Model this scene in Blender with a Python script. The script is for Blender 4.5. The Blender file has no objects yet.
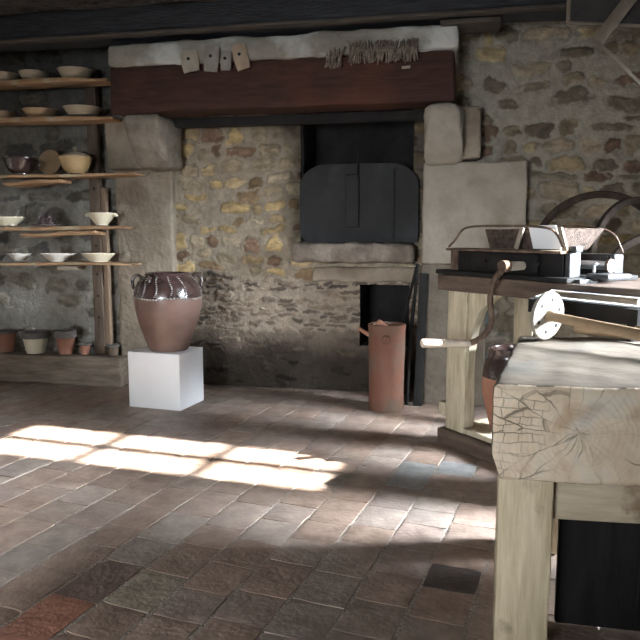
import bpy, math, random
import numpy as np
from mathutils import Vector, Matrix, noise as mn
sc = bpy.context.scene
COL = sc.collection
R = math.radians
# ------------------------------------------------------------ camera, world, lights
cd = bpy.data.cameras.new('camera'); cam = bpy.data.objects.new('camera', cd); COL.objects.link(cam)
cd.sensor_width = 36; cd.lens = 39.375; cd.clip_start = 0.05
cam.location = (0, 0, 1.2); cam.rotation_euler = (R(90-7.1), 0, R(12))
sc.camera = cam
sc.view_settings.view_transform = 'Standard'; sc.view_settings.look = 'None'
sc.view_settings.gamma = 1; sc.view_settings.use_curve_mapping = False
sc.view_settings.exposure = 0.0
w = bpy.data.worlds.new('sky'); sc.world = w; w.use_nodes = True
w.node_tree.nodes['Background'].inputs[0].default_value = (0.62, 0.78, 1.0, 1)
w.node_tree.nodes['Background'].inputs[1].default_value = 0.35
sd = bpy.data.lights.new('sun', 'SUN'); sun = bpy.data.objects.new('sun', sd); COL.objects.link(sun)
sd.energy = 62; sd.angle = R(1.2); sd.color = (1, 0.95, 0.88)
sun.location = (6, 2.5, 4)
sun.rotation_euler = Vector((-1, 0.107, -1.0)).to_track_quat('-Z', 'Y').to_euler()
def area(name, loc, aim, sx, sy, power, col, spread=180):
    l = bpy.data.lights.new(name, 'AREA'); l.shape = 'RECTANGLE'; l.size = sx; l.size_y = sy
    l.energy = power; l.color = col; l.spread = R(spread)
    o = bpy.data.objects.new(name, l); COL.objects.link(o); o.location = loc
    o.rotation_euler = Vector(aim).to_track_quat('-Z', 'Z').to_euler()
    return o
# daylight arriving at the two windows (the side window by the bench, the window behind the viewer)
area('side_window_daylight', (3.15, 3.20, 1.85), (-4.2, -0.25, -1.75), 0.95, 1.15, 275, (0.84, 0.92, 1.0), 60)
area('rear_window_daylight', (-1.6, -2.22, 1.15), (0.7, 6.7, -0.6), 1.5, 1.2, 38, (0.93, 0.97, 1.0), 55)

# ------------------------------------------------------------ helpers
def N3(p, s, seed=0): return mn.noise(Vector((p[0]*s+seed*7.31, p[1]*s-seed*3.7, p[2]*s+seed*1.9)))
class G:
    def __init__(s): s.v = []; s.f = []; s.mi = []; s.m = 0
    def add(s, vs, fs, M=None):
        b = len(s.v)
        s.v += [tuple(M @ Vector(v)) if M else tuple(v) for v in vs]
        s.f += [tuple(i+b for i in f) for f in fs]; s.mi += [s.m]*len(fs); return s
    def block(s, c, size, r=0.006, seg=0.08, amp=0.0, ns=6, seed=0, rot=(0, 0, 0), taper=None, mx=60):
        """rounded, slightly uneven block: worn timber, stone, cast iron"""
        h = [x/2 for x in size]; r = min(r, min(h)*0.98)
        ax = []
        for k in range(3):
            n = max(1, min(mx, int(round((size[k]-2*r)/seg))))
            a = [-h[k]] + ([-h[k]+r*0.4] if r > 0.004 else []) + [-h[k]+r+(size[k]-2*r)*i/n for i in range(n+1)] + ([h[k]-r*0.4] if r > 0.004 else []) + [h[k]]
            ax.append(a)
        idx = {}; vs = []; fs = []
        def vid(i, j, k):
            key = (i, j, k)
            if key not in idx:
                p = Vector((ax[0][i], ax[1][j], ax[2][k]))
                q = Vector([max(-h[t]+r, min(h[t]-r, p[t])) for t in range(3)])
                d = p-q
                if d.length > 1e-9: p = q + d.normalized()*r
                if amp:
                    pp = (p[0]+c[0], p[1]+c[1], p[2]+c[2])
                    nn = Vector([N3(pp, ns, seed+t*11) for t in range(3)])*amp
                    nn += Vector([N3(pp, ns*4, seed+t*5+50) for t in range(3)])*amp*0.35
                    p = p+nn
                if taper: p = Vector(taper(p))
                idx[key] = len(vs); vs.append(p)
            return idx[key]
        n = [len(a)-1 for a in ax]
        for i in range(n[0]):
            for j in range(n[1]):
                fs.append((vid(i, j, 0), vid(i, j+1, 0), vid(i+1, j+1, 0), vid(i+1, j, 0)))
                fs.append((vid(i, j, n[2]), vid(i+1, j, n[2]), vid(i+1, j+1, n[2]), vid(i, j+1, n[2])))
        for i in range(n[0]):
            for k in range(n[2]):
                fs.append((vid(i, 0, k), vid(i+1, 0, k), vid(i+1, 0, k+1), vid(i, 0, k+1)))
                fs.append((vid(i, n[1], k), vid(i, n[1], k+1), vid(i+1, n[1], k+1), vid(i+1, n[1], k)))
        for j in range(n[1]):
            for k in range(n[2]):
                fs.append((vid(0, j, k), vid(0, j, k+1), vid(0, j+1, k+1), vid(0, j+1, k)))
                fs.append((vid(n[0], j, k), vid(n[0], j+1, k), vid(n[0], j+1, k+1), vid(n[0], j, k+1)))
        from mathutils import Euler
        return s.add(vs, fs, Matrix.Translation(c) @ Euler(rot).to_matrix().to_4x4())
    def lathe(s, prof, n=40, c=(0, 0, 0), M=None, wob=0, seed=0, mats=None):
        vs = []; fs = []; m0 = s.m
        for j, (r, z) in enumerate(prof):
            for i in range(n):
                a = 2*math.pi*i/n
                rr = r*(1+wob*N3((math.cos(a), math.sin(a), z*4), 1.3, seed)) if wob else r
                vs.append((rr*math.cos(a)+c[0], rr*math.sin(a)+c[1], z+c[2]))
        for j in range(len(prof)-1):
            for i in range(n):
                k = (i+1) % n
                fs.append((j*n+i, j*n+k, (j+1)*n+k, (j+1)*n+i))
        if mats:
            for j in range(len(prof)-1):
                pass
        s.add(vs, fs, M)
        if mats:
            t = len(s.mi)-len(fs)
            for j in range(len(prof)-1):
                for i in range(n): s.mi[t+j*n+i] = mats[j]
        return s
    def tube(s, pts, rad, n=10, cap=True, flat=1.0):
        pts = [Vector(p) for p in pts]; m = len(pts)
        rads = rad if isinstance(rad, (list, tuple)) else [rad]*m
        t = [(pts[min(i+1, m-1)]-pts[max(i-1, 0)]).normalized() for i in range(m)]
        up = Vector((0, 0, 1)) if abs(t[0].z) < 0.9 else Vector((1, 0, 0))
        nrm = t[0].cross(up).normalized(); vs = []; fs = []
        for i in range(m):
            nrm = (nrm - t[i]*nrm.dot(t[i])).normalized(); b = t[i].cross(nrm)
            for k in range(n):
                a = 2*math.pi*k/n
                vs.append(pts[i]+nrm*math.cos(a)*rads[i]*flat+b*math.sin(a)*rads[i])
        for i in range(m-1):
            for k in range(n):
                q = (k+1) % n
                fs.append((i*n+k, i*n+q, (i+1)*n+q, (i+1)*n+k))
        if cap: fs.append(tuple(range(n-1, -1, -1))); fs.append(tuple((m-1)*n+k for k in range(n)))
        return s.add(vs, fs)
    def prism(s, poly, y0, y1, M=None):
        """polygon in x,z pulled from y0 to y1"""
        n = len(poly)
        vs = [(x, y0, z) for x, z in poly]+[(x, y1, z) for x, z in poly]
        fs = [tuple(range(n)), tuple(range(2*n-1, n-1, -1))]+[(i, i+n, (i+1) % n+n, (i+1) % n) for i in range(n)]
        return s.add(vs, fs, M)
    def build(s, name, mat, parent=None, smooth=True, loc=(0, 0, 0), rotz=0, kind=None, angle=40):
        me = bpy.data.meshes.new(name); me.from_pydata(s.v, [], s.f)
        mats = mat if isinstance(mat, (list, tuple)) else [mat]
        for m in mats: me.materials.append(m)
        if len(mats) > 1: me.polygons.foreach_set('material_index', s.mi)
        o = bpy.data.objects.new(name, me); COL.objects.link(o)
        import bmesh
        bm = bmesh.new(); bm.from_mesh(me); bmesh.ops.recalc_face_normals(bm, faces=bm.faces[:]); bm.to_mesh(me); bm.free()
        if smooth:
            me.polygons.foreach_set('use_smooth', [True]*len(me.polygons))
            try: me.set_sharp_from_angle(angle=R(angle))
            except Exception: pass
        if parent: o.parent = parent
        o.location = loc; o.rotation_euler = (0, 0, rotz)
        if kind: o['kind'] = kind
        return o
def tag(o, label=None, cat=None, group=None, kind=None):
    if label: o['label'] = label
    if cat: o['category'] = cat
    if group: o['group'] = group
    if kind: o['kind'] = kind
    return o
def thing(name, loc, label, cat, group=None, rotz=0):
    o = bpy.data.objects.new(name, None); COL.objects.link(o); o.empty_display_size = 0.1
    o.location = loc; o.rotation_euler = (0, 0, rotz); return tag(o, label, cat, group)
def copy_thing(o, loc, rotz=None, label=None):
    r = o.copy(); COL.objects.link(r); r.location = loc
    if rotz is not None: r.rotation_euler = (0, 0, rotz)
    if label: r['label'] = label
    for ch in list(o.children):
        c = ch.copy(); COL.objects.link(c); c.parent = r
        for g in list(ch.children):
            d = g.copy(); COL.objects.link(d); d.parent = c
    return r

# ------------------------------------------------------------ materials
def mat(name, c1, c2, scale=6, stretch=(1, 1, 1), rough=0.8, bump=0.3, bscale=None, metal=0.0, c3=None, s3=2.0, t3=(0.55, 0.7), coat=0, spec=0.5, fine=0.0, dist=0.02, vcol=False):
    m = bpy.data.materials.new(name); m.use_nodes = True; nt = m.node_tree; nd = nt.nodes; L = nt.links
    b = nd['Principled BSDF']
    tc = nd.new('ShaderNodeTexCoord'); mp = nd.new('ShaderNodeMapping'); mp.inputs['Scale'].default_value = stretch
    L.new(tc.outputs['Object'], mp.inputs['Vector'])
    n1 = nd.new('ShaderNodeTexNoise'); n1.inputs['Scale'].default_value = scale; n1.inputs['Detail'].default_value = 8; n1.inputs['Roughness'].default_value = 0.62
    L.new(mp.outputs[0], n1.inputs['Vector'])
    rp = nd.new('ShaderNodeValToRGB'); rp.color_ramp.elements[0].position = 0.34; rp.color_ramp.elements[1].position = 0.66
    rp.color_ramp.elements[0].color = (*c1, 1); rp.color_ramp.elements[1].color = (*c2, 1)
    L.new(n1.outputs['Fac'], rp.inputs[0]); out = rp.outputs[0]
    if vcol:
        at = nd.new('ShaderNodeVertexColor'); at.layer_name = 'Col'
        mx = nd.new('ShaderNodeMix'); mx.data_type = 'RGBA'; mx.blend_type = 'MULTIPLY'; mx.inputs[0].default_value = 1
        L.new(at.outputs[0], mx.inputs[6]); L.new(out, mx.inputs[7]); out = mx.outputs[2]
    if c3:
        n3 = nd.new('ShaderNodeTexNoise'); n3.inputs['Scale'].default_value = s3; n3.inputs['Detail'].default_value = 5
        L.new(tc.outputs['Object'], n3.inputs['Vector'])
        r3 = nd.new('ShaderNodeMapRange'); r3.inputs[1].default_value = t3[0]; r3.inputs[2].default_value = t3[1]
        L.new(n3.outputs['Fac'], r3.inputs[0])
        mx = nd.new('ShaderNodeMix'); mx.data_type = 'RGBA'; L.new(r3.outputs[0], mx.inputs[0])
        L.new(out, mx.inputs[6]); mx.inputs[7].default_value = (*c3, 1); out = mx.outputs[2]
    L.new(out, b.inputs['Base Color'])
    b.inputs['Roughness'].default_value = rough; b.inputs['Metallic'].default_value = metal
    b.inputs['Specular IOR Level'].default_value = spec
    if coat: b.inputs['Coat Weight'].default_value = coat; b.inputs['Coat Roughness'].default_value = 0.12
    if bump:
        n2 = nd.new('ShaderNodeTexNoise'); n2.inputs['Scale'].default_value = bscale or scale*4; n2.inputs['Detail'].default_value = 6
        L.new(mp.outputs[0], n2.inputs['Vector'])
        bp = nd.new('ShaderNodeBump'); bp.inputs['Strength'].default_value = bump; bp.inputs['Distance'].default_value = dist
        L.new(n2.outputs['Fac'], bp.inputs['Height']); L.new(bp.outputs[0], b.inputs['Normal'])
    return m
M = {}
M['wall'] = mat('rubble_masonry', (0.78,)*3, (1.18,)*3, 16, rough=0.92, bump=0.5, bscale=60, vcol=True, spec=0.2)
M['tile'] = mat('terracotta_floor_tile', (0.72, 0.70, 0.70), (1.2, 1.2, 1.2), 11, rough=0.45, bump=0.35, bscale=45, vcol=True, spec=0.4, c3=(0.36, 0.31, 0.275), s3=2.3, t3=(0.5, 0.95))
M['grout'] = mat('floor_mortar', (0.27, 0.225, 0.19), (0.42, 0.365, 0.32), 20, rough=0.95, bump=0.6)
M['plaster'] = mat('aged_plaster', (0.22, 0.18, 0.135), (0.33, 0.28, 0.22), 5, rough=0.95, bump=0.5, bscale=26, c3=(0.18, 0.14, 0.105), s3=3, spec=0.2, dist=0.03)
M['ashlar'] = mat('pale_jamb_stone', (0.24, 0.21, 0.17), (0.33, 0.295, 0.245), 5, rough=0.93, bump=0.4, bscale=40, c3=(0.20, 0.165, 0.125), s3=4, t3=(0.6, 0.8), spec=0.2)
M['corbel'] = mat('rough_corbel_stone', (0.15, 0.125, 0.10), (0.25, 0.22, 0.18), 9, rough=0.95, bump=0.7, bscale=30, spec=0.2)
M['whitewash'] = mat('flaking_whitewash', (0.20, 0.18, 0.15), (0.30, 0.28, 0.245), 4, rough=0.93, bump=0.5, bscale=25, c3=(0.46, 0.46, 0.44), s3=2.6, t3=(0.5, 0.6), spec=0.2)
M['lintel'] = mat('red_brown_timber', (0.030, 0.015, 0.012), (0.062, 0.028, 0.019), 5, (1, 6, 6), rough=0.85, spec=0.25, bump=0.3, c3=(0.085, 0.031, 0.019), s3=1.2)
M['beam'] = mat('smoke_black_timber', (0.006, 0.007, 0.009), (0.026, 0.029, 0.035), 5, (1, 8, 8), rough=0.75, bump=0.6)
M['ceiling'] = mat('rough_dark_boards', (0.010, 0.008, 0.008), (0.09, 0.076, 0.066), 9, (1, 2, 1), rough=0.9, bump=0.9, dist=0.05)
M['lath'] = mat('dusty_brown_lath', (0.035, 0.028, 0.023), (0.08, 0.065, 0.053), 6, (1, 8, 8), rough=0.85)
M['shelf'] = mat('warm_pine_plank', (0.24, 0.13, 0.065), (0.46, 0.29, 0.16), 4, (1, 9, 9), rough=0.75, bump=0.3, c3=(0.40, 0.33, 0.22), s3=5)
M['upright'] = mat('brown_oak_post', (0.065, 0.045, 0.033), (0.14, 0.10, 0.07), 5, (8, 8, 1), rough=0.85)
M['batten'] = mat('tan_batten', (0.15, 0.10, 0.065), (0.24, 0.165, 0.11), 5, (8, 8, 1), rough=0.8)
M['ledge'] = mat('grey_brown_timber', (0.13, 0.10, 0.075), (0.27, 0.22, 0.17), 4, (1, 7, 7), rough=0.9, bump=0.4)
M['bench_leg'] = mat('pale_bench_oak', (0.50, 0.41, 0.26), (0.74, 0.63, 0.45), 4, (9, 9, 1), rough=0.75, bump=0.25, c3=(0.22, 0.15, 0.09), s3=7, t3=(0.62, 0.75))
M['bench_rail'] = mat('pale_bench_rail', (0.44, 0.36, 0.25), (0.66, 0.56, 0.42), 4, (1, 9, 9), rough=0.75, bump=0.25, c3=(0.22, 0.13, 0.07), s3=9, t3=(0.6, 0.72))
M['table_leg'] = mat('pale_stand_timber', (0.36, 0.31, 0.21), (0.56, 0.50, 0.37), 5, (8, 8, 1), rough=0.8, bump=0.25)
M['table_top'] = mat('dark_stand_plank', (0.06, 0.04, 0.03), (0.14, 0.10, 0.075), 5, (1, 7, 7), rough=0.6)
M['white'] = mat('white_painted_board', (0.80, 0.81, 0.83), (0.84, 0.85, 0.87), 3, rough=0.5, bump=0.03)
M['iron'] = mat('black_iron', (0.007, 0.007, 0.007), (0.018, 0.017, 0.016), 8, rough=0.75, bump=0.15, spec=0.25)
M['oven_iron'] = mat('grey_black_sheet_iron', (0.007, 0.007, 0.0075), (0.015, 0.016, 0.017), 5, rough=0.72, bump=0.2, metal=0.2, c3=(0.028, 0.030, 0.032), s3=4)
M['machine'] = mat('blue_black_cast_iron', (0.007, 0.0065, 0.007), (0.018, 0.016, 0.016), 9, rough=0.55, bump=0.2, metal=0.3)
M['rust'] = mat('rusted_iron', (0.07, 0.045, 0.032), (0.20, 0.14, 0.10), 14, rough=0.7, bump=0.4, metal=0.3)
M['hoop'] = mat('dark_brown_iron', (0.022, 0.016, 0.013), (0.065, 0.048, 0.037), 14, spec=0.2, rough=0.8, bump=0.4)
M['hopper'] = mat('rusty_speckled_sheet', (0.035, 0.022, 0.017), (0.13, 0.09, 0.068), 40, rough=0.7, bump=0.5, metal=0.2)
M['grey_iron'] = mat('pale_grey_casting', (0.035, 0.037, 0.04), (0.07, 0.073, 0.078), 12, rough=0.5, bump=0.2, metal=0.2)
M['steel'] = mat('bright_steel', (0.30, 0.31, 0.32), (0.45, 0.46, 0.47), 8, rough=0.4, bump=0.1, metal=0.9)
M['sheet'] = mat('glossy_metal_sheet', (0.70, 0.73, 0.78), (0.84, 0.86, 0.9), 3, rough=0.35, bump=0.06, metal=0.4, c3=(0.30, 0.34, 0.40), s3=5, t3=(0.52, 0.62))
M['handle'] = mat('worn_pale_handle', (0.62, 0.52, 0.42), (0.80, 0.72, 0.62), 6, (1, 1, 1), rough=0.5, bump=0.1)
M['tool_wood'] = mat('honey_wood_handle', (0.19, 0.125, 0.07), (0.33, 0.23, 0.14), 6, (1, 1, 1), rough=0.55, bump=0.15)
M['disc'] = mat('beige_disc', (0.25, 0.225, 0.19), (0.33, 0.30, 0.255), 6, rough=0.7, bump=0.15)
M['paper'] = mat('white_paper', (0.84, 0.86, 0.90), (0.88, 0.90, 0.93), 3, rough=0.7, bump=0.0)
M['soot'] = mat('soot_blackened_masonry', (0.005, 0.004, 0.004), (0.016, 0.014, 0.013), 6, rough=0.95, bump=0.5)
M['terra'] = mat('unglazed_terracotta', (0.20, 0.10, 0.07), (0.33, 0.19, 0.14), 6, rough=0.6, bump=0.12, c3=(0.15, 0.075, 0.055), s3=4)
M['pot_clay'] = mat('brown_stoneware', (0.105, 0.063, 0.05), (0.165, 0.10, 0.082), 4, (1, 1, 2), rough=0.36, bump=0.08, c3=(0.19, 0.125, 0.098), s3=2.5, t3=(0.5, 0.75))
M['glaze'] = mat('dark_brown_glaze', (0.022, 0.014, 0.013), (0.06, 0.035, 0.03), 10, rough=0.22, bump=0.15, coat=0.6)
M['bead'] = mat('pale_glazed_cord', (0.08, 0.065, 0.055), (0.36, 0.33, 0.30), 40, rough=0.25, bump=0.3, coat=0.5)
M['orange'] = mat('orange_terracotta', (0.26, 0.11, 0.07), (0.36, 0.17, 0.11), 6, rough=0.75, bump=0.15, c3=(0.30, 0.19, 0.14), s3=5)
M['urn'] = mat('scuffed_red_clay', (0.13, 0.05, 0.03), (0.18, 0.078, 0.048), 5, (1, 1, 0.6), rough=0.75, bump=0.2, c3=(0.115, 0.078, 0.055), s3=6, t3=(0.45, 0.65))
M['cream'] = mat('cream_glaze', (0.58, 0.52, 0.38), (0.70, 0.65, 0.50), 5, rough=0.35, bump=0.05)
M['beige'] = mat('beige_glaze', (0.30, 0.25, 0.18), (0.40, 0.34, 0.25), 5, rough=0.4, bump=0.05)
M['offwhite'] = mat('off_white_glaze', (0.60, 0.57, 0.50), (0.72, 0.70, 0.64), 5, rough=0.35, bump=0.05)
M['tan'] = mat('tan_glaze', (0.30, 0.20, 0.11), (0.40, 0.28, 0.17), 5, rough=0.4, bump=0.05)
M['yellow'] = mat('mustard_glaze', (0.32, 0.21, 0.09), (0.44, 0.31, 0.16), 6, rough=0.35, bump=0.05)
M['grey_rim'] = mat('grey_clay_rim', (0.12, 0.11, 0.10), (0.20, 0.185, 0.17), 9, rough=0.8, bump=0.2)
M['twig'] = mat('dry_brown_twigs', (0.08, 0.06, 0.045), (0.22, 0.175, 0.135), 30, rough=0.9, bump=0.3)
M['bone'] = mat('pale_clay', (0.25, 0.21, 0.165), (0.36, 0.32, 0.265), 9, rough=0.85, bump=0.2)
M['bone_grey'] = mat('grey_clay', (0.19, 0.17, 0.145), (0.28, 0.26, 0.225), 9, rough=0.85, bump=0.2)
M['bone_tan'] = mat('tan_clay', (0.26, 0.19, 0.135), (0.36, 0.28, 0.20), 9, rough=0.85, bump=0.2)
M['dark'] = mat('dark_void', (0.008, 0.008, 0.008), (0.012, 0.011, 0.010), 9, rough=0.9, bump=0)
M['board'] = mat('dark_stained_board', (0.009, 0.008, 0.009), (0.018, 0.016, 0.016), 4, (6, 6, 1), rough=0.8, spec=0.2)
M['pier_base'] = mat('dark_brown_plaster', (0.10, 0.08, 0.062), (0.17, 0.145, 0.115), 5, rough=0.95, bump=0.5, bscale=26, spec=0.2)  # lower right pier, a darker brown than the block above
M['sill'] = mat('dusky_sill_stone', (0.13, 0.105, 0.085), (0.25, 0.21, 0.175), 8, rough=0.95, bump=0.7, bscale=30, spec=0.2)
M['lime'] = mat('plain_limewash', (0.26, 0.23, 0.19), (0.36, 0.32, 0.27), 3, rough=0.95, bump=0.4)
M['frame_wood'] = mat('pale_frame_wood', (0.22, 0.18, 0.14), (0.34, 0.29, 0.23), 8, (1, 1, 1), rough=0.8, bump=0.2)
M['rack_wood'] = mat('dim_rack_wood', (0.10, 0.08, 0.06), (0.18, 0.15, 0.115), 8, rough=0.85, bump=0.2)
M['netting'] = mat('dusty_dark_panel', (0.022, 0.019, 0.018), (0.045, 0.040, 0.037), 12, rough=0.8, bump=0.2)
M['lace'] = mat('dark_crusted_clay', (0.05, 0.032, 0.035), (0.16, 0.12, 0.12), 40, rough=0.6, bump=0.4)
gl = bpy.data.materials.new('window_glass'); gl.use_nodes = True
nt = gl.node_tree; nt.nodes.clear()
o_ = nt.nodes.new('ShaderNodeOutputMaterial'); mx_ = nt.nodes.new('ShaderNodeMixShader'); t_ = nt.nodes.new('ShaderNodeBsdfTransparent'); g_ = nt.nodes.new('ShaderNodeBsdfGlossy')
mx_.inputs[0].default_value = 0.06; g_.inputs['Roughness'].default_value = 0.02
nt.links.new(t_.outputs[0], mx_.inputs[1]); nt.links.new(g_.outputs[0], mx_.inputs[2]); nt.links.new(mx_.outputs[0], o_.inputs[0])
M['glass'] = gl
# end grain of the old slab: radial splits, rings, blocky checks
def end_grain():
    m = mat('weathered_end_grain', (0.62, 0.48, 0.34), (0.86, 0.73, 0.56), 7, rough=0.85, bump=0, c3=(0.60, 0.56, 0.50), s3=7, t3=(0.55, 0.75))
    nt = m.node_tree; nd = nt.nodes; L = nt.links; b = nd['Principled BSDF']
    src = b.inputs['Base Color'].links[0].from_socket
    tc = nd.new('ShaderNodeTexCoord')
    # jitter
    nz = nd.new('ShaderNodeTexNoise'); nz.inputs['Scale'].default_value = 9; nz.inputs['Detail'].default_value = 4; L.new(tc.outputs['Object'], nz.inputs['Vector'])
    ad = nd.new('ShaderNodeVectorMath'); ad.operation = 'MULTIPLY_ADD'; L.new(nz.outputs['Color'], ad.inputs[0]); ad.inputs[1].default_value = (0.05,)*3; L.new(tc.outputs['Object'], ad.inputs[2])
    sp = nd.new('ShaderNodeSeparateXYZ'); L.new(ad.outputs[0], sp.inputs[0])
    def math_(op, a, b2=None):
        n = nd.new('ShaderNodeMath'); n.operation = op
        for i, q in enumerate((a, b2)):
            if q is None: continue
            if isinstance(q, (int, float)): n.inputs[i].default_value = q
            else: L.new(q, n.inputs[i])
        return n.outputs[0]
    dx = math_('SUBTRACT', sp.outputs[0], 0.25); dz = math_('SUBTRACT', sp.outputs[2], 0.03)
    ang = math_('ARCTAN2', dz, dx); rad = math_('SQRT', math_('ADD', math_('MULTIPLY', dx, dx), math_('MULTIPLY', dz, dz)))
    cb = nd.new('ShaderNodeCombineXYZ'); L.new(math_('MULTIPLY', ang, 2.6), cb.inputs[0]); L.new(math_('MULTIPLY', rad, 5.0), cb.inputs[1])
    v = nd.new('ShaderNodeTexVoronoi'); v.feature = 'DISTANCE_TO_EDGE'; v.inputs['Scale'].default_value = 1.0; v.inputs['Randomness'].default_value = 0.75
    L.new(cb.outputs[0], v.inputs['Vector'])
    # growth rings
    wv = math_('SINE', math_('MULTIPLY', rad, 420))
    # blocky checks towards the upper left
    v2 = nd.new('ShaderNodeTexBrick'); v2.inputs['Scale'].default_value = 1; v2.inputs['Brick Width'].default_value = 0.052; v2.inputs['Row Height'].default_value = 0.024
    v2.inputs['Mortar Size'].default_value = 0.0011; v2.inputs['Mortar Smooth'].default_value = 0.6; v2.offset = 0.4; v2.squash = 0.7
    cb2 = nd.new('ShaderNodeCombineXYZ'); L.new(sp.outputs[0], cb2.inputs[0]); L.new(sp.outputs[2], cb2.inputs[1]); L.new(cb2.outputs[0], v2.inputs['Vector'])
    def thresh(sk, a, b2):
        r = nd.new('ShaderNodeMapRange'); r.inputs[1].default_value = a; r.inputs[2].default_value = b2; L.new(sk, r.inputs[0]); return r.outputs[0]
    k1 = thresh(v.outputs['Distance'], 0.0, 0.022)
    k2 = math_('SUBTRACT', 1.0, v2.outputs['Fac'])
    nm = nd.new('ShaderNodeTexNoise'); nm.inputs['Scale'].default_value = 5; L.new(tc.outputs['Object'], nm.inputs['Vector'])
    gate = thresh(nm.outputs['Fac'], 0.42, 0.56)
    k1g = math_('MAXIMUM', k1, math_('MULTIPLY', gate, 0.9))
    k2g = math_('MAXIMUM', k2, thresh(math_('ADD', dx, math_('MULTIPLY', gate, 0.12)), -0.16, -0.02))
    crack = math_('MULTIPLY', k1g, k2g)
    ringf = math_('ADD', math_('MULTIPLY', wv, 0.010), 0.99)
    fac = math_('MULTIPLY', math_('ADD', math_('MULTIPLY', crack, 0.62), 0.38), ringf)
    n4 = nd.new('ShaderNodeTexNoise'); n4.inputs['Scale'].default_value = 9; L.new(tc.outputs['Object'], n4.inputs['Vector'])
    o4 = thresh(n4.outputs['Fac'], 0.58, 0.72)
    mo = nd.new('ShaderNodeMix'); mo.data_type = 'RGBA'; L.new(math_('MULTIPLY', o4, 0.6), mo.inputs[0]); L.new(src, mo.inputs[6]); mo.inputs[7].default_value = (0.42, 0.25, 0.12, 1)
    hs = nd.new('ShaderNodeMix'); hs.data_type = 'RGBA'; hs.blend_type = 'MULTIPLY'; hs.inputs[0].default_value = 1
    cc = nd.new('ShaderNodeCombineColor'); [L.new(fac, cc.inputs[i]) for i in range(3)]
    L.new(mo.outputs[2], hs.inputs[6]); L.new(cc.outputs[0], hs.inputs[7]); L.new(hs.outputs[2], b.inputs['Base Color'])
    nf = nd.new('ShaderNodeTexNoise'); nf.inputs['Scale'].default_value = 60; nf.inputs['Detail'].default_value = 6; L.new(tc.outputs['Object'], nf.inputs['Vector'])
    h = math_('ADD', math_('ADD', math_('MULTIPLY', crack, 1.0), math_('MULTIPLY', wv, 0.05)), math_('MULTIPLY', nf.outputs['Fac'], 0.35))
    bp = nd.new('ShaderNodeBump'); bp.inputs['Strength'].default_value = 0.8; bp.inputs['Distance'].default_value = 0.008
    L.new(h, bp.inputs['Height']); L.new(bp.outputs[0], b.inputs['Normal'])
    return m
M['end_grain'] = end_grain()
M['slab_top'] = mat('weathered_slab_face', (0.11, 0.089, 0.068), (0.16, 0.132, 0.102), 5, (1.5, 2.5, 2.5), rough=0.95, spec=0.15, bump=0.35, bscale=22, c3=(0.12, 0.108, 0.092), s3=4, dist=0.01)

# ------------------------------------------------------------ numpy noise
def vnoise(x, y, seed):
    rs = np.random.RandomState(seed); T = rs.rand(256, 256)
    xi = np.floor(x).astype(int); yi = np.floor(y).astype(int); fx = x-xi; fy = y-yi
    fx = fx*fx*(3-2*fx); fy = fy*fy*(3-2*fy)
    a = T[xi % 256, yi % 256]; b = T[(xi+1) % 256, yi % 256]; c = T[xi % 256, (yi+1) % 256]; d = T[(xi+1) % 256, (yi+1) % 256]
    return (a*(1-fx)+b*fx)*(1-fy)+(c*(1-fx)+d*fx)*fy-0.5
def fbm(x, y, seed, o=4):
    r = 0; a = 1; t = 0
    for k in range(o): r = r+a*vnoise(x*2**k, y*2**k, seed+k); t += a; a *= 0.55
    return r/t*2
def sm(a, b, x): t = np.clip((x-a)/(b-a), 0, 1); return t*t*(3-2*t)

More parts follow.
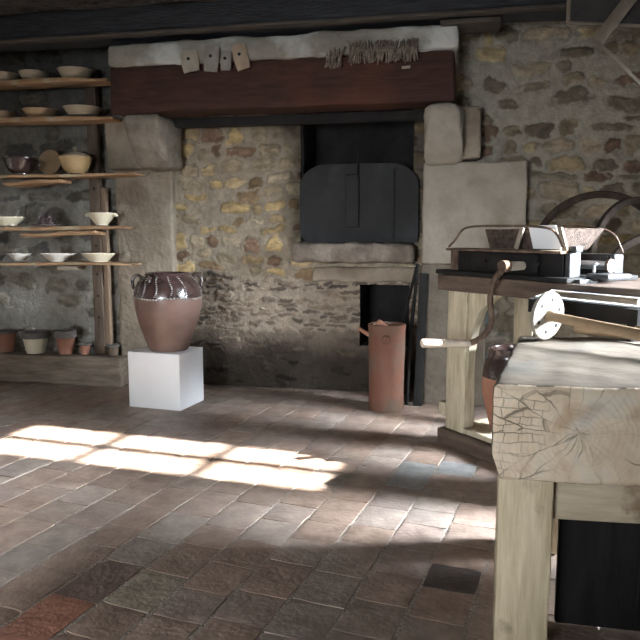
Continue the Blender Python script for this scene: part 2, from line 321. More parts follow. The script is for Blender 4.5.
def masonry(name, x0, x1, z0, z1, y, zones, holes=(), seed=1, res=0.008, tone=None, kind='structure'):
    """wall facing the room (-Y) laid in courses of irregular stones; zones = [(ztop, rowh range, width range, palette, mortar, cover)]"""
    rs = np.random.RandomState(seed)
    nx = int(round((x1-x0)/res)); nz = int(round((z1-z0)/res))
    X, Z = np.meshgrid(np.linspace(x0, x1, nx+1), np.linspace(z0, z1, nz+1))
    wx = X+0.06*fbm(X*6, Z*6, seed+3)+0.028*fbm(X*22, Z*22, seed+4); wz = Z+0.06*fbm(X*3, Z*5, seed+9)+0.022*fbm(X*20, Z*20, seed+14)
    H = 0.006*fbm(X*9, Z*9, seed+20)+0.004*fbm(X*40, Z*40, seed+21)
    Cc = np.zeros(X.shape+(3,)); z = z0-0.1; zi = 0
    mort = np.zeros_like(Cc)
    while z < z1+0.15:
        while zi < len(zones)-1 and z > zones[zi][0]: zi += 1
        zt, rh, rw, pal, mc, cover = zones[zi]
        h = rs.uniform(*rh); sel = (wz >= z) & (wz < z+h)
        mcol = np.array(mc); Cc[sel] = mcol
        x = x0-0.3
        while x < x1+0.3:
            wd = rs.uniform(*rw); s2 = sel & (wx >= x) & (wx < x+wd)
            keep = rs.rand() < cover
            hh = rs.uniform(0.62, 0.98); ww = rs.uniform(0.72, 0.97); cu = rs.uniform(-0.04, 0.04); p = rs.uniform(2.2, 5)
            col = np.array(pal[rs.randint(len(pal))])*rs.uniform(0.78, 1.2); rnd = rs.rand(); jv = rs.uniform(-0.22, 0.22)
            if keep and s2.any():
                xs = wx[s2]; zs = wz[s2]
                u = ((xs-x)/wd*2-1)/ww+cu; v = ((zs-z)/h*2-1)/hh+jv
                d = (np.abs(u)**p+np.abs(v)**p)**(1/p)
                k = 1-sm(0.80, 0.98, d+0.24*fbm(xs*26, zs*34, seed+31))
                sp = 1-sm(0.55, 1.0, d)*0.3
                Cc[s2] = Cc[s2]*(1-k[:, None])+(col*1.0)[None, :]*(k*(1+0.5*fbm(xs*16, zs*36, seed+int(rnd*9))))[:, None]
                edge = np.exp(-((d-0.98)/0.07)**2)
                Cc[s2] *= (1-0.33*edge*rnd)[:, None]
                H[s2] += k*(0.004+0.012*rnd)*sp-0.005*edge
            x += wd
        z += h
    if tone is not None: Cc = tone(X, Z, Cc, fbm)
    Cc = np.clip(Cc, 0.004, 1)
    V = np.stack([X, y-H, Z], -1).reshape(-1, 3)
    idx = np.arange((nx+1)*(nz+1)).reshape(nz+1, nx+1)
    F = np.stack([idx[:-1, :-1], idx[:-1, 1:], idx[1:, 1:], idx[1:, :-1]], -1)
    cx = (X[:-1, :-1]+X[1:, 1:])/2; cz = (Z[:-1, :-1]+Z[1:, 1:])/2; keep = np.ones(cx.shape, bool)
    for hx0, hx1, hz0, hz1 in holes: keep &= ~((cx > hx0) & (cx < hx1) & (cz > hz0) & (cz < hz1))
    F = F[keep].reshape(-1, 4)
    me = bpy.data.meshes.new(name); me.vertices.add(len(V)); me.vertices.foreach_set('co', V.ravel())
    me.loops.add(F.size); me.loops.foreach_set('vertex_index', F.ravel().astype(np.int32))
    me.polygons.add(len(F)); me.polygons.foreach_set('loop_start', np.arange(0, F.size, 4, dtype=np.int32))
    me.update(); me.polygons.foreach_set('use_smooth', np.ones(len(F), bool))
    ca = me.color_attributes.new('Col', 'FLOAT_COLOR', 'POINT')
    ca.data.foreach_set('color', np.concatenate([Cc.reshape(-1, 3), np.ones((len(V), 1))], 1).ravel())
    me.materials.append(M['wall']); me.validate()
    o = bpy.data.objects.new(name, me); COL.objects.link(o)
    if kind: o['kind'] = kind
    return o
YEL = [(0.42, 0.31, 0.16), (0.45, 0.34, 0.20), (0.24, 0.17, 0.10), (0.30, 0.24, 0.16), (0.33, 0.27, 0.19), (0.20, 0.13, 0.09), (0.36, 0.30, 0.21)]
PALE = [(0.31, 0.24, 0.135), (0.22, 0.175, 0.12), (0.33, 0.26, 0.155), (0.26, 0.21, 0.15), (0.13, 0.105, 0.08), (0.15, 0.10, 0.07), (0.17, 0.145, 0.105)]
GREY = [(0.16, 0.145, 0.12), (0.20, 0.18, 0.15), (0.14, 0.13, 0.12), (0.22, 0.20, 0.16)]
BRK = [(0.15, 0.115, 0.09), (0.22, 0.17, 0.13), (0.10, 0.08, 0.068), (0.26, 0.21, 0.16)]
MO = (0.275, 0.25, 0.205)

# ------------------------------------------------------------ room shell
def rough_band(X, Z, C, fb):
    k = sm(0.42, 0.05, Z+0.12*fb(X*3, Z*3, 77))
    return C*(1-0.55*k)[..., None]
def hearth_tone(X, Z, C, fb):
    n = fb(X*3.5, Z*3.5, 5)
    k = sm(0.52, 0.22, Z+0.10*n)                       # darker along the foot
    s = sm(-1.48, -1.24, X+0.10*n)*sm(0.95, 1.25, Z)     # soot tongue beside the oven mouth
    t = sm(1.85, 2.1, Z+0.1*n)*0.5  # darker towards the top
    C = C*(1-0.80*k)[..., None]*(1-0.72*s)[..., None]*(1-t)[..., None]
    return C
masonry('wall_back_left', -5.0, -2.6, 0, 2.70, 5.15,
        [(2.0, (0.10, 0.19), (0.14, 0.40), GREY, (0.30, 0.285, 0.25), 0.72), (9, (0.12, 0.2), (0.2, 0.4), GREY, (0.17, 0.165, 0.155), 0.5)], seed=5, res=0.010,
        tone=lambda X, Z, C, fb: C*(1-0.35*sm(1.45, 1.75, Z+0.15*fb(X*3, Z*3, 8)))[..., None])  # upper part of the wall toned darker
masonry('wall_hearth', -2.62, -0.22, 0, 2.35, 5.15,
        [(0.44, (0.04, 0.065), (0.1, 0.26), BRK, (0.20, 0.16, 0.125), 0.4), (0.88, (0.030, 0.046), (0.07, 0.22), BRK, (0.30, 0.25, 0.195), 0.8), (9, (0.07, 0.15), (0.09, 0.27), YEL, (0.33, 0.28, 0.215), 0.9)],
        holes=[(-0.79, -0.42, 0.36, 0.82), (-1.24, -0.41, 1.13, 2.4)], seed=12, res=0.0075, tone=hearth_tone)
masonry('wall_back_right', -0.32, 2.3, 0, 2.70, 5.02,
        [(0.95, (0.13, 0.2), (0.16, 0.40), [(0.24, 0.27, 0.29), (0.34, 0.31, 0.25), (0.30, 0.28, 0.24)], (0.26, 0.23, 0.18), 0.9), (9, (0.06, 0.16), (0.10, 0.38), PALE, MO, 0.78)], seed=23, res=0.0075)
g = G(); g.block((-5.1, 1.6, 1.35), (0.2, 7.6, 2.7), seg=0.5); g.build('wall_left', M['lime'], kind='structure')
# front wall (behind the viewer) with its window opening
g = G()
for c, s in (((-3.75, -2.1, 1.35), (2.7, 0.2, 2.7)), ((1.3, -2.1, 1.35), (4.3, 0.2, 2.7)), ((-1.6, -2.1, 0.25), (1.6, 0.2, 0.5)), ((-1.6, -2.1, 2.25), (1.6, 0.2, 0.9))): g.block(c, s, seg=0.5)
g.build('wall_front', M['lime'], kind='structure')
g = G()   # right wall: deep reveal round the side window
for c, s_ in (((3.32, 0.20, 1.35), (0.24, 4.8, 2.7)), ((3.32, 4.50, 1.35), (0.24, 1.6, 2.7)), ((3.32, 3.15, 0.55), (0.24, 1.1, 1.1)), ((3.32, 3.15, 2.55), (0.24, 1.1, 0.3))): g.block(c, s_, seg=0.5)
g.build('wall_right', M['lime'], kind='structure')
def window(name, axis, c, wd, ht, cols, rows, bar):
    g = G(); n = G()
    def bx(u, z, su, sz, gg, th=0.04):
        if axis == 'y': gg.block((c[0], c[1]+u, c[2]+z), (th, su, sz), r=0.002, seg=1)
        else: gg.block((c[0]+u, c[1], c[2]+z), (su, th, sz), r=0.002, seg=1)
    for i in range(cols+1): bx(-wd/2+wd*i/cols, 0, bar, ht, g)
    for j in range(rows+1): bx(0, -ht/2+ht*j/rows, wd, bar, g)
    o = g.build(name, M['frame_wood'], kind='structure')
    bx(0, 0, wd, ht, n, 0.004); n.build('window_pane', M['glass'], o)
window('window_1', 'y', (3.36, 3.15, 1.75), 1.08, 1.28, 2, 3, 0.03)
# roof light whose panes throw the sun patches on the tiles
g = G(); n_ = G()
for k in range(4): g.block((-1.05+0.70*k, 0, 0), (0.05 if 0 < k < 3 else 0.06, 0.56, 0.04), r=0.003, seg=1)
for v_, w_ in ((-0.37, 0.24), (0.005, 0.075), (0.37, 0.24)): g.block((0, v_, 0), (2.5, w_, 0.04), r=0.003, seg=1)
for u_ in (-1.15, 1.25): g.block((u_, 0, 0), (0.24, 0.9, 0.04), r=0.003, seg=1)
wo = g.build('window_3', M['frame_wood'], loc=(1.09, 3.14, 2.74), rotz=R(-6), kind='structure')
n_.block((0, 0, 0), (2.1, 0.54, 0.004), r=0.001, seg=1); n_.build('window_pane', M['glass'], wo)
window('window_2', 'x', (-1.6, -2.05, 1.15), 1.56, 1.26, 3, 2, 0.05)
g = G()
for x0, x1, y0, y1 in ((-5.15, 0.0, -2.3, 5.8), (0.0, 3.46, -2.3, 2.74), (0.0, 3.46, 3.54, 5.8), (2.46, 3.46, 2.74, 3.54)):
    g.block(((x0+x1)/2, (y0+y1)/2, 2.76), (x1-x0, y1-y0, 0.16), r=0.01, seg=0.1, amp=0.03, ns=3, seed=3, mx=90)
g.build('ceiling', M['ceiling'], kind='structure')
g = G(); g.block((4.35, 2.8, 2.66), (1.8, 3.6, 0.08), r=0.01, seg=0.3); g.build('added_sun_block', M['lath'], kind='structure')   # unseen slab added to keep the sun out of the side window

# floor: terracotta tiles in rows, each slightly out of true, in a bed of mortar
def floor():
    rs = random.Random(4)
    a = R(9); r = Vector((math.sin(a), math.cos(a), 0)); c = Vector((math.cos(a), -math.sin(a), 0))
    g = G(); cols = []
    special = [((-0.25, 3.47), (0.26, 0.26, 0.25)), ((-0.10, 3.53), (0.25, 0.25, 0.245)), ((-0.27, 3.30), (0.29, 0.29, 0.29)), ((0.02, 2.40), (0.075, 0.06, 0.055)), ((-1.19, 2.12), (0.20, 0.14, 0.115)), ((-1.27, 1.92), (0.42, 0.20, 0.14)), ((-1.03, 2.0), (0.34, 0.29, 0.22))]
    pal = [(0.36, 0.26, 0.205), (0.38, 0.295, 0.245), (0.33, 0.235, 0.185), (0.40, 0.325, 0.275), (0.36, 0.26, 0.205), (0.34, 0.26, 0.22), (0.38, 0.28, 0.225), (0.36, 0.295, 0.25)]
    for k in range(-30, 28):
        cu = -0.87+0.19*k; u = -0.5+rs.random()*0.25
        while u < 6.2:
            ln = rs.choice([0.16, 0.18, 0.20, 0.21, 0.24, 0.27]); ctr = c*(cu+0.095)+r*(u+ln/2)
            if -5.2 < ctr.x < 3.3 and -0.6 < ctr.y < 5.5:
                fine = ctr.y > 1.3 and ctr.y < 4.6 and ctr.x > -2.6
                n = 6 if fine else 2; gap = 0.0045+rs.random()*0.004
                z = 0.001+rs.random()*0.0009; tx = rs.uniform(-1, 1)*0.0012; ty = rs.uniform(-1, 1)*0.0007
                col = min(special, key=lambda s: (Vector((*s[0], 0))-ctr).length)
                if (Vector((*col[0], 0))-ctr).length < 0.105: col = col[1]
                else:
                    col = rs.choice(pal); f = rs.uniform(0.82, 1.0); col = tuple(x*f for x in col)
                base = len(g.v)
                vs = []; ring = []
                hw = 0.095-gap; hl = ln/2-0.0022
                for i in range(n+1):
                    for j in range(n+1):
                        p = -1+2*i/n; q = -1+2*j/n
                        P = ctr+c*(p*hw)+r*(q*hl)
                        eg = max(abs(p), abs(q)); ed = -0.0022 if eg > 0.99 else 0
                        if eg > 0.99:
                            P = P+c*(N3(P, 22, 3)*0.004)+r*(N3(P, 22, 9)*0.004)
                            if abs(p) > 0.99 and abs(q) > 0.99: P = P-(c*p+r*q)*0.004*rs.random()
                        P.z = z+tx*p+ty*q+ed+N3(P, 9, 1)*0.003+0.006
                        vs.append(P)
                fs = [(i*(n+1)+j, (i+1)*(n+1)+j, (i+1)*(n+1)+j+1, i*(n+1)+j+1) for i in range(n) for j in range(n)]
                rim = [i*(n+1) for i in range(n+1)]+[n*(n+1)+j for j in range(1, n+1)]+[i*(n+1)+n for i in range(n-1, -1, -1)]+[j for j in range(n-1, 0, -1)]
                m0 = len(vs); vs += [Vector((vs[i].x, vs[i].y, -0.012)) for i in rim]
                fs += [(rim[i], m0+i, m0+(i+1) % len(rim), rim[(i+1) % len(rim)]) for i in range(len(rim))]
                g.add(vs, fs); cols += [(*col, 1)]*len(vs)
            u += ln
    return g, cols
fg, fc = floor()
fg.m = 1
b = len(fg.v)
nx, ny = 340, 320
V = []; Fq = []
for j in range(ny+1):
    for i in range(nx+1):
        x = -5.2+8.7*i/nx; y = -2.2+7.6*j/ny
        V.append((x, y, (N3((x, y, 0), 14, 8)*0.003+N3((x, y, 0), 40, 2)*0.002)+0.0020))
Fq = [(j*(nx+1)+i, j*(nx+1)+i+1, (j+1)*(nx+1)+i+1, (j+1)*(nx+1)+i) for j in range(ny) for i in range(nx)]
fg.add(V, Fq); fc += [(1, 1, 1, 1)]*len(V)
fo = fg.build('floor', [M['tile'], M['grout']], kind='structure', angle=30)
ca = fo.data.color_attributes.new('Col', 'FLOAT_COLOR', 'POINT'); ca.data.foreach_set('color', np.array(fc, dtype=np.float32).ravel())

g = G(); g.block((2.80, 5.10, 1.35), (1.0, 0.2, 2.7), seg=0.3); g.build('wall_back_corner', M['lime'], kind='structure')
# hearth return walls, flue recess and ash hole
g = G(); g.block((-2.475, 5.16, 0.86), (0.47, 0.18, 1.72), r=0.02, seg=0.06, amp=0.012, ns=7, seed=2); g.build('wall_pier_left', M['plaster'], kind='structure')
g = G()
g.block((0.02, 4.99, 1.33), (0.68, 0.26, 0.68), r=0.015, seg=0.06, amp=0.006, ns=6, seed=6)
g.build('wall_pier_right', M['ashlar'], kind='structure')
g = G(); g.block((-0.10, 4.99, 0.495), (0.44, 0.26, 0.99), r=0.015, seg=0.06, amp=0.008, ns=6, seed=4); g.build('wall_pier_base', M['pier_base'], kind='structure')
g = G()   # flue recess behind and above the oven door
g.block((-0.79, 5.62, 1.8), (1.1, 0.1, 1.5), seg=0.1, amp=0.02); g.block((-1.27, 5.42, 1.8), (0.1, 0.5, 1.5), seg=0.1, amp=0.02); g.block((-0.31, 5.42, 1.8), (0.1, 0.5, 1.5), seg=0.1, amp=0.02); g.block((-0.79, 5.42, 1.10), (1.1, 0.5, 0.1), seg=0.1, amp=0.01)
g.build('wall_flue', M['soot'], kind='structure')
g = G()
g.block((-0.60, 5.60, 0.6), (0.5, 0.05, 0.6), seg=0.2); g.block((-0.82, 5.38, 0.6), (0.06, 0.45, 0.6), seg=0.2); g.block((-0.40, 5.38, 0.6), (0.05, 0.45, 0.6), seg=0.2); g.block((-0.6, 5.38, 0.85), (0.5, 0.45, 0.05), seg=0.2); g.block((-0.6, 5.38, 0.33), (0.5, 0.45, 0.05), seg=0.2)
g.build('wall_ash_hole', M['soot'], kind='structure')
g = G(); g.block((-0.72, 5.17, 0.895), (0.86, 0.12, 0.11), r=0.02, seg=0.05, amp=0.012, seed=9); g.build('trim_1', M['plaster'], kind='structure')   # pale stone over the ash hole
# corbels
def corbel(name, xc, yc, wd, hgt, ztop, seed, matn):
    g = G()
    def tp(p):
        k = (p.z+hgt/2)/hgt            # 0 bottom, 1 top
        d = 0.55+0.45*math.sin(min(1, max(0, k))*math.pi/2)
        return (p.x, 0.22+(p.y-0.22)*d, p.z)
    g.block((0, 0, 0), (wd, 0.44, hgt), r=0.05, seg=0.035, amp=0.022, ns=7, seed=seed, taper=tp)
    for i, v in enumerate(g.v): g.v[i] = (v[0]+xc, v[1]+yc, v[2]+ztop-hgt/2)
    o = g.build(name, matn, kind='structure'); return o
corbel('trim_2', -2.27, 4.86, 0.27, 0.36, 2.03, 3, M['corbel'])
corbel('trim_3', -0.185, 4.84, 0.24, 0.37, 2.02, 8, M['ashlar'])
g = G(); g.block((-2.50, 5.10, 1.86), (0.42, 0.28, 0.36), r=0.02, seg=0.06, amp=0.012, seed=22); g.block((-0.02, 5.0, 1.86), (0.14, 0.3, 0.34), r=0.02, seg=0.06, amp=0.01, seed=21)
g.build('trim_4', M['plaster'], kind='structure')
# lintel and plastered mantel above it
def lint(p):
    x, y, z = p
    if x > 1.10 and y < 0: z = z-0.06*(x-1.10)*2*(1 if z > 0 else 0)
    return (x, y, z)
g = G(); g.block((-1.295, 4.74, 2.18), (2.35, 0.28, 0.31), r=0.018, seg=0.05, amp=0.010, ns=3, seed=31, taper=None); g.build('trim_5', M['lintel'], kind='structure')
g = G(); g.block((-1.285, 4.87, 2.405), (2.36, 0.60, 0.15), r=0.03, seg=0.04, amp=0.016, ns=6, seed=32); g.build('trim_6', M['whitewash'], kind='structure')
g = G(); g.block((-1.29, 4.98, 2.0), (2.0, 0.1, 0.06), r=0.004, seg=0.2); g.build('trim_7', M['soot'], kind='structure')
# ceiling beam with its dusty lath
g = G(); g.block((-1.75, 4.62, 2.60), (6.6, 0.36, 0.17), r=0.03, seg=0.08, amp=0.018, ns=3, seed=41, mx=90); g.build('trim_8', M['beam'], kind='structure')
g = G(); g.block((-1.75, 4.47, 2.505), (6.6, 0.07, 0.022), r=0.006, seg=0.1, amp=0.006, ns=4, seed=42, mx=90); g.build('trim_9', M['lath'], kind='structure')
g = G(); g.block((-0.03, 4.66, 2.482), (0.36, 0.26, 0.03), r=0.008, seg=0.06, amp=0.008, seed=43); g.build('trim_10', M['lath'], kind='structure')

# ------------------------------------------------------------ hearth: oven
t = thing('oven_door', (-0.80, 5.09, 1.13), 'large black sheet iron oven door with rounded top standing on the stone sill', 'oven door')
W2, HT, RD = 0.435, 0.565, 0.16
poly = [(-W2+0.05, 0.0), (W2, 0.0), (W2, HT-RD*1.3)]
poly += [(W2-RD*1.3+RD*1.3*math.cos(a), HT-RD+RD*math.sin(a)) for a in [R(x) for x in range(10, 91, 10)]]
poly += [(-W2+RD*1.3+RD*1.3*math.cos(a), HT-RD+RD*math.sin(a)) for a in [R(x) for x in range(90, 181, 10)]]
poly += [(-W2, 0.12), (-W2+0.01, 0.05)]
g = G(); g.prism(poly, 0, 0.02); g.build('door_panel', M['oven_iron'], t, smooth=False)
g = G(); g.block((-0.04, -0.012, 0.30), (0.10, 0.024, 0.38), r=0.008, seg=0.1); g.build('centre_strap', M['oven_iron'], t)
g = G(); g.block((0.26, -0.006, 0.27), (0.012, 0.014, 0.5), r=0.003, seg=0.2); g.build('seam', M['oven_iron'], t)
g = G(); g.tube([(0.0, -0.03, 0.45), (0.0, -0.035, 0.58), (0.0, -0.01, 0.72), (0, 0.0, 0.86)], 0.005, 6); g.build('lifting_rod', M['iron'], t)
g = G(); g.block((-0.83, 5.09, 1.055), (0.90, 0.26, 0.145), r=0.035, seg=0.04, amp=0.014, ns=8, seed=51)
tag(g.build('oven_sill', M['sill']), 'thick rough stone sill slab under the black oven door', 'stone sill')
# clay pipe urn by the ash hole
t = thing('clay_cylinder', (-0.53, 4.66, 0), 'tall reddish clay cylinder jar on the floor beside the hearth ash hole', 'clay jar')
g = G(); g.lathe([(0.0, 0.006), (0.112, 0.006), (0.118, 0.02), (0.119, 0.2), (0.122, 0.4), (0.124, 0.55), (0.127, 0.575), (0.126, 0.592), (0.112, 0.594), (0.106, 0.58), (0.104, 0.10), (0, 0.09)], 44, wob=0.03, seed=3); g.build('body', M['urn'], t)
g = G()
Mx = Matrix.Translation((0.01, -0.121, 0.50)) @ Matrix.Rotation(R(90), 4, 'X')
g.lathe([(0.034, -0.01), (0.034, 0.012), (0.026, 0.020), (0.014, 0.016), (0.012, 0.004), (0, 0.003)], 24, M=Mx); g.build('boss', M['urn'], t)
g = G(); g.tube([(-0.19, -0.02, 0.56), (-0.10, -0.03, 0.51)], [0.013, 0.016], 10); g.build('side_spout', M['orange'], t)
g = G(); g.block((-0.57, 4.66, 0.580), (0.055, 0.03, 0.08), r=0.01, seg=0.03, amp=0.006, rot=(0, R(-55), 0), seed=2)
tag(g.build('terracotta_shard', M['orange']), 'orange clay shard poking from the mouth of the tall clay cylinder', 'shard')
# iron tools leaning by the jamb
g = G(); g.tube([(-0.40, 4.80, 0.01), (-0.385, 4.84, 0.5), (-0.36, 4.87, 0.80), (-0.345, 4.87, 0.98), (-0.375, 4.85, 1.0)], [0.013, 0.013, 0.012, 0.014, 0.010], 10)
tag(g.build('fire_poker', M['iron']), 'black iron poker with hooked tip leaning beside the clay cylinder', 'poker')
g = G(); g.block((0, 0, 0.46), (0.06, 0.012, 0.92), r=0.004, seg=0.1, amp=0.004)
o = g.build('iron_bar', M['iron'], loc=(-0.325, 4.79, 0.005)); o.rotation_euler = (R(-2), R(1.5), 0)
tag(o, 'flat black iron bar propped upright against the right hearth jamb', 'iron bar')
g = G(); 
g.tube([(-0.50, 5.0, 0.36), (-0.36, 4.95, 0.96)], 0.011, 8)
tag(g.build('thin_iron_rod', M['iron']), 'thin black rod slanting in front of the ash hole edge', 'rod')

# ------------------------------------------------------------ things hung on the lintel
def clay_piece(x, z, w_, h_, tilt, m, label, y=4.550, hole=True):
    t = thing('pierced_clay_piece', (x, y, z), label, 'clay piece', 'pierced clay pieces hung on the lintel')
    t.rotation_euler = (0, R(tilt), 0)
    g = G(); n = 10; out = []; 
    vs = []; 
    prof = []
    nx_, nz_ = 9, 11
    fs = []
    for sgn, off in ((1, 0), (-1, 0.014)):
        for j in range(nz_+1):
            for i in range(nx_+1):
                u = -1+2*i/nx_; v = -1+2*j/nz_
                wx = w_/2*(1-0.10*v*v+0.05*v); xx = u*wx
                zz = v*h_/2*(1-0.06*u*u)
                yy = 0.022*u*u+off-0.02
                vs.append((xx, yy, zz-h_*0.1))
    q = (nx_+1)*(nz_+1)
    for j in range(nz_):
        for i in range(nx_):
            a = j*(nx_+1)+i
            if i == nx_//2 and j in (6,): continue
            fs.append((a, a+1, a+nx_+2, a+nx_+1)); fs.append((q+a, q+a+nx_+1, q+a+nx_+2, q+a+1))
    ring = [i for i in range(nx_+1)]+[j*(nx_+1)+nx_ for j in range(1, nz_+1)]+[nz_*(nx_+1)+i for i in range(nx_-1, -1, -1)]+[j*(nx_+1) for j in range(nz_-1, 0, -1)]
    for a, b2 in zip(ring, ring[1:]+ring[:1]): fs.append((a, q+a, q+b2, b2))
    g.add(vs, fs); g.build('plate', m, t)
    g = G(); Mx = Matrix.Translation((0, -0.006, 0.0)) @ Matrix.Rotation(R(90), 4, 'X')
    g.lathe([(0, 0.012), (0.010, 0.018), (0.011, 0.012), (0.010, -0.004), (0, -0.004)], 14, M=Mx); g.build('nail', M['iron'], t)
    return t
clay_piece(-1.855, 2.345, 0.125, 0.14, -8, M['bone'], 'widest pale clay piece with dark hole, leftmost on the lintel')
clay_piece(-1.70, 2.355, 0.105, 0.165, 7, M['bone_grey'], 'tall greyish clay piece with hole, second from left on the lintel')
clay_piece(-1.60, 2.335, 0.078, 0.125, 3, M['bone_grey'], 'small grey oval clay piece with hole, third from left on the lintel')
clay_piece(-1.50, 2.355, 0.10, 0.165, -14, M['bone_tan'], 'tan tilted clay piece with hole, rightmost of four on the lintel', y=4.545)
def twigs(name, x0, x1, z, n, ln, label, seed):
    rs = random.Random(seed); g = G()
    for i in range(n):
        x = rs.uniform(x0, x1); l = ln*rs.uniform(0.7, 1.1); lean = rs.uniform(-0.15, 0.45)*l
        y = 4.565+rs.uniform(-0.02, 0.005)
        g.tube([(x-lean/2, y, z-l/2+rs.uniform(-.01, .01)), (x, y-0.012, z+rs.uniform(-.01, .01)), (x+lean/2, y+0.006, z+l/2)], [rs.uniform(0.004, 0.008), 0.006, 0.003], 5)
    g.tube([(x0, 4.555, z+0.01), ((x0+x1)/2, 4.535, z), (x1, 4.555, z+0.012)], 0.006, 6)
    return tag(g.build(name, M['twig']), label, 'twig bundle')
twigs('dried_twig_bundle', -0.78, -0.34, 2.335, 120, 0.13, 'wide bundle of dried brown twigs hung on the lintel', 3)
twigs('dried_twig_sprig', -0.93, -0.82, 2.31, 22, 0.12, 'short dried twig tuft left of the wide twig bundle', 4)
g = G(); g.block((-0.42, 4.582, 2.235), (0.055, 0.012, 0.018), r=0.005, seg=0.03, rot=(0, R(-4), 0)); tag(g.build('metal_plate', M['bone']), 'tiny pale tag fixed to the lintel beneath the twig bundle', 'tag')

# ------------------------------------------------------------ white pedestal and big pot
t = thing('display_plinth', (-2.055, 4.495, 0.008), 'white painted cube plinth standing on the tiled floor by the hearth', 'plinth', rotz=R(-7))
g = G(); g.block((0, 0, 0.1925), (0.40, 0.33, 0.385), r=0.003, seg=1); g.build('plinth_box', M['white'], t)
t = thing('handled_pot', (-2.03, 4.495, 0.395), 'big brown pot with dark glazed shoulder and ring handles on the white plinth', 'pot')
prof = [(0, 0.004), (0.128, 0.0), (0.138, 0.012), (0.150, 0.05), (0.175, 0.12), (0.203, 0.20), (0.222, 0.28), (0.230, 0.345), (0.230, 0.37), (0.226, 0.40), (0.216, 0.44), (0.198, 0.475), (0.172, 0.500), (0.155, 0.512), (0.150, 0.520), (0.155, 0.528), (0.152, 0.534), (0.138, 0.532), (0.130, 0.52), (0.16, 0.48), (0.19, 0.40), (0.18, 0.2), (0.10, 0.04), (0, 0.03)]
g = G(); g.lathe(prof, 56, mats=[0]*8+[1]*15, wob=0.008); g.build('body', [M['pot_clay'], M['glaze']], t)
def rr_at(z):
    for (r0, z0), (r1, z1) in zip(prof[1:], prof[2:]):
        if z0 <= z <= z1: return r0+(r1-r0)*(z-z0)/(z1-z0)
    return 0.14
rs = random.Random(5)
band = G()
for i in range(64):
    a = 2*math.pi*i/64; band.lathe([(0, -0.008), (0.008, -0.004), (0.008, 0.004), (0, 0.008)], 6, c=(0.233*math.cos(a), 0.233*math.sin(a), 0.368+0.005*math.sin(a*5)))
band.build('beaded_band', M['bead'], t)
for ad in (-150, -128, -112, -88, -62, -38, 10, 50, 90, 130, 175):
    a = R(ad); g = G()
    for k in range(12):
        z = 0.385+k*0.0115; r_ = rr_at(z)+0.003; aa = a+0.06*math.sin(k*0.4)
        g.lathe([(0, -0.005), (0.0065, -0.002), (0.0065, 0.002), (0, 0.005)], 6, c=(r_*math.cos(aa), r_*math.sin(aa), z))
    g.build('applied_cord', M['bead'], t)
for ad in (-158, 22, 70, 115, -105):
    a = R(ad); g = G(); pts = []
    big = ad != -105
    R1 = 0.046 if big else 0.022
    for k in range(15):
        q = R(-150+300*k/14)
        rad = (0.200 if big else 0.176)+R1*0.75*math.cos(q); z = (0.465 if big else 0.48)+R1*math.sin(q)*1.15
        pts.append((rad*math.cos(a), rad*math.sin(a), z))
    g.tube(pts, 0.0115 if big else 0.008, 10); g.build('handle', M['glaze'], t)

def wx_(px, y, z):   # world x of the point at depth y and height z that stands in image column px
    k = (px-320)/700; c, s_, cp, sp = math.cos(R(12)), math.sin(R(12)), math.cos(R(7.1)), math.sin(R(7.1))
    return (k*(y*c*cp-(z-1.2)*sp)-y*s_)/(c+k*s_*cp)
# ------------------------------------------------------------ shelves and their supports
t = thing('shelf_upright', (wx_(98, 5.02, 0.8), 5.02, 0.238), 'dark oak post with peg holes carrying the right ends of the shelves', 'post')
g = G(); g.block((0, 0.02, 1.10), (0.085, 0.06, 2.20), r=0.008, seg=0.12, amp=0.005, seed=61); g.build('post', M['upright'], t)
g = G(); g.block((0.066, 0.03, 0.66), (0.042, 0.045, 1.30), r=0.006, seg=0.12, amp=0.004, seed=62); tag(g.build('batten', M['batten'], t), 'lighter tan batten')
for z in (0.30, 0.47, 0.64, 0.86, 1.08, 1.30, 1.42, 1.52):
    g = G(); Mx = Matrix.Translation((0.005, -0.011, z)) @ Matrix.Rotation(R(90), 4, 'X'); g.lathe([(0, 0.004), (0.010, 0.004), (0.010, -0.003), (0, -0.003)], 12, M=Mx)
    g.build('peg_hole', M['dark'], t)
def shelf(zz, xr, thick, label, seed, rag=0.0, tilt=0.0):
    xl = -4.6; L_ = xr-xl
    g = G()
    def tp(p):
        k = max(0, (p.x-(L_/2-0.35))/0.35)
        return (p.x, p.y+0.03*k*k*(1 if p.y < 0 else 0)+0.014*math.sin(p.x*6+seed), p.z*(1-0.45*k)+0.005*math.sin(p.x*4+seed)+tilt*p.x)
    g.block((0, 0, 0), (L_, 0.20, thick), r=0.005, seg=0.05, amp=0.004, ns=5, seed=seed, taper=tp, mx=80)
    o = g.build('shelf_board', M['shelf'], loc=((xl+xr)/2, 4.865, zz)); tag(o, label, 'shelf', 'rough plank shelves on the left wall')
    return o
SH = [2.305, 2.035, 1.625, 1.235, 0.965]
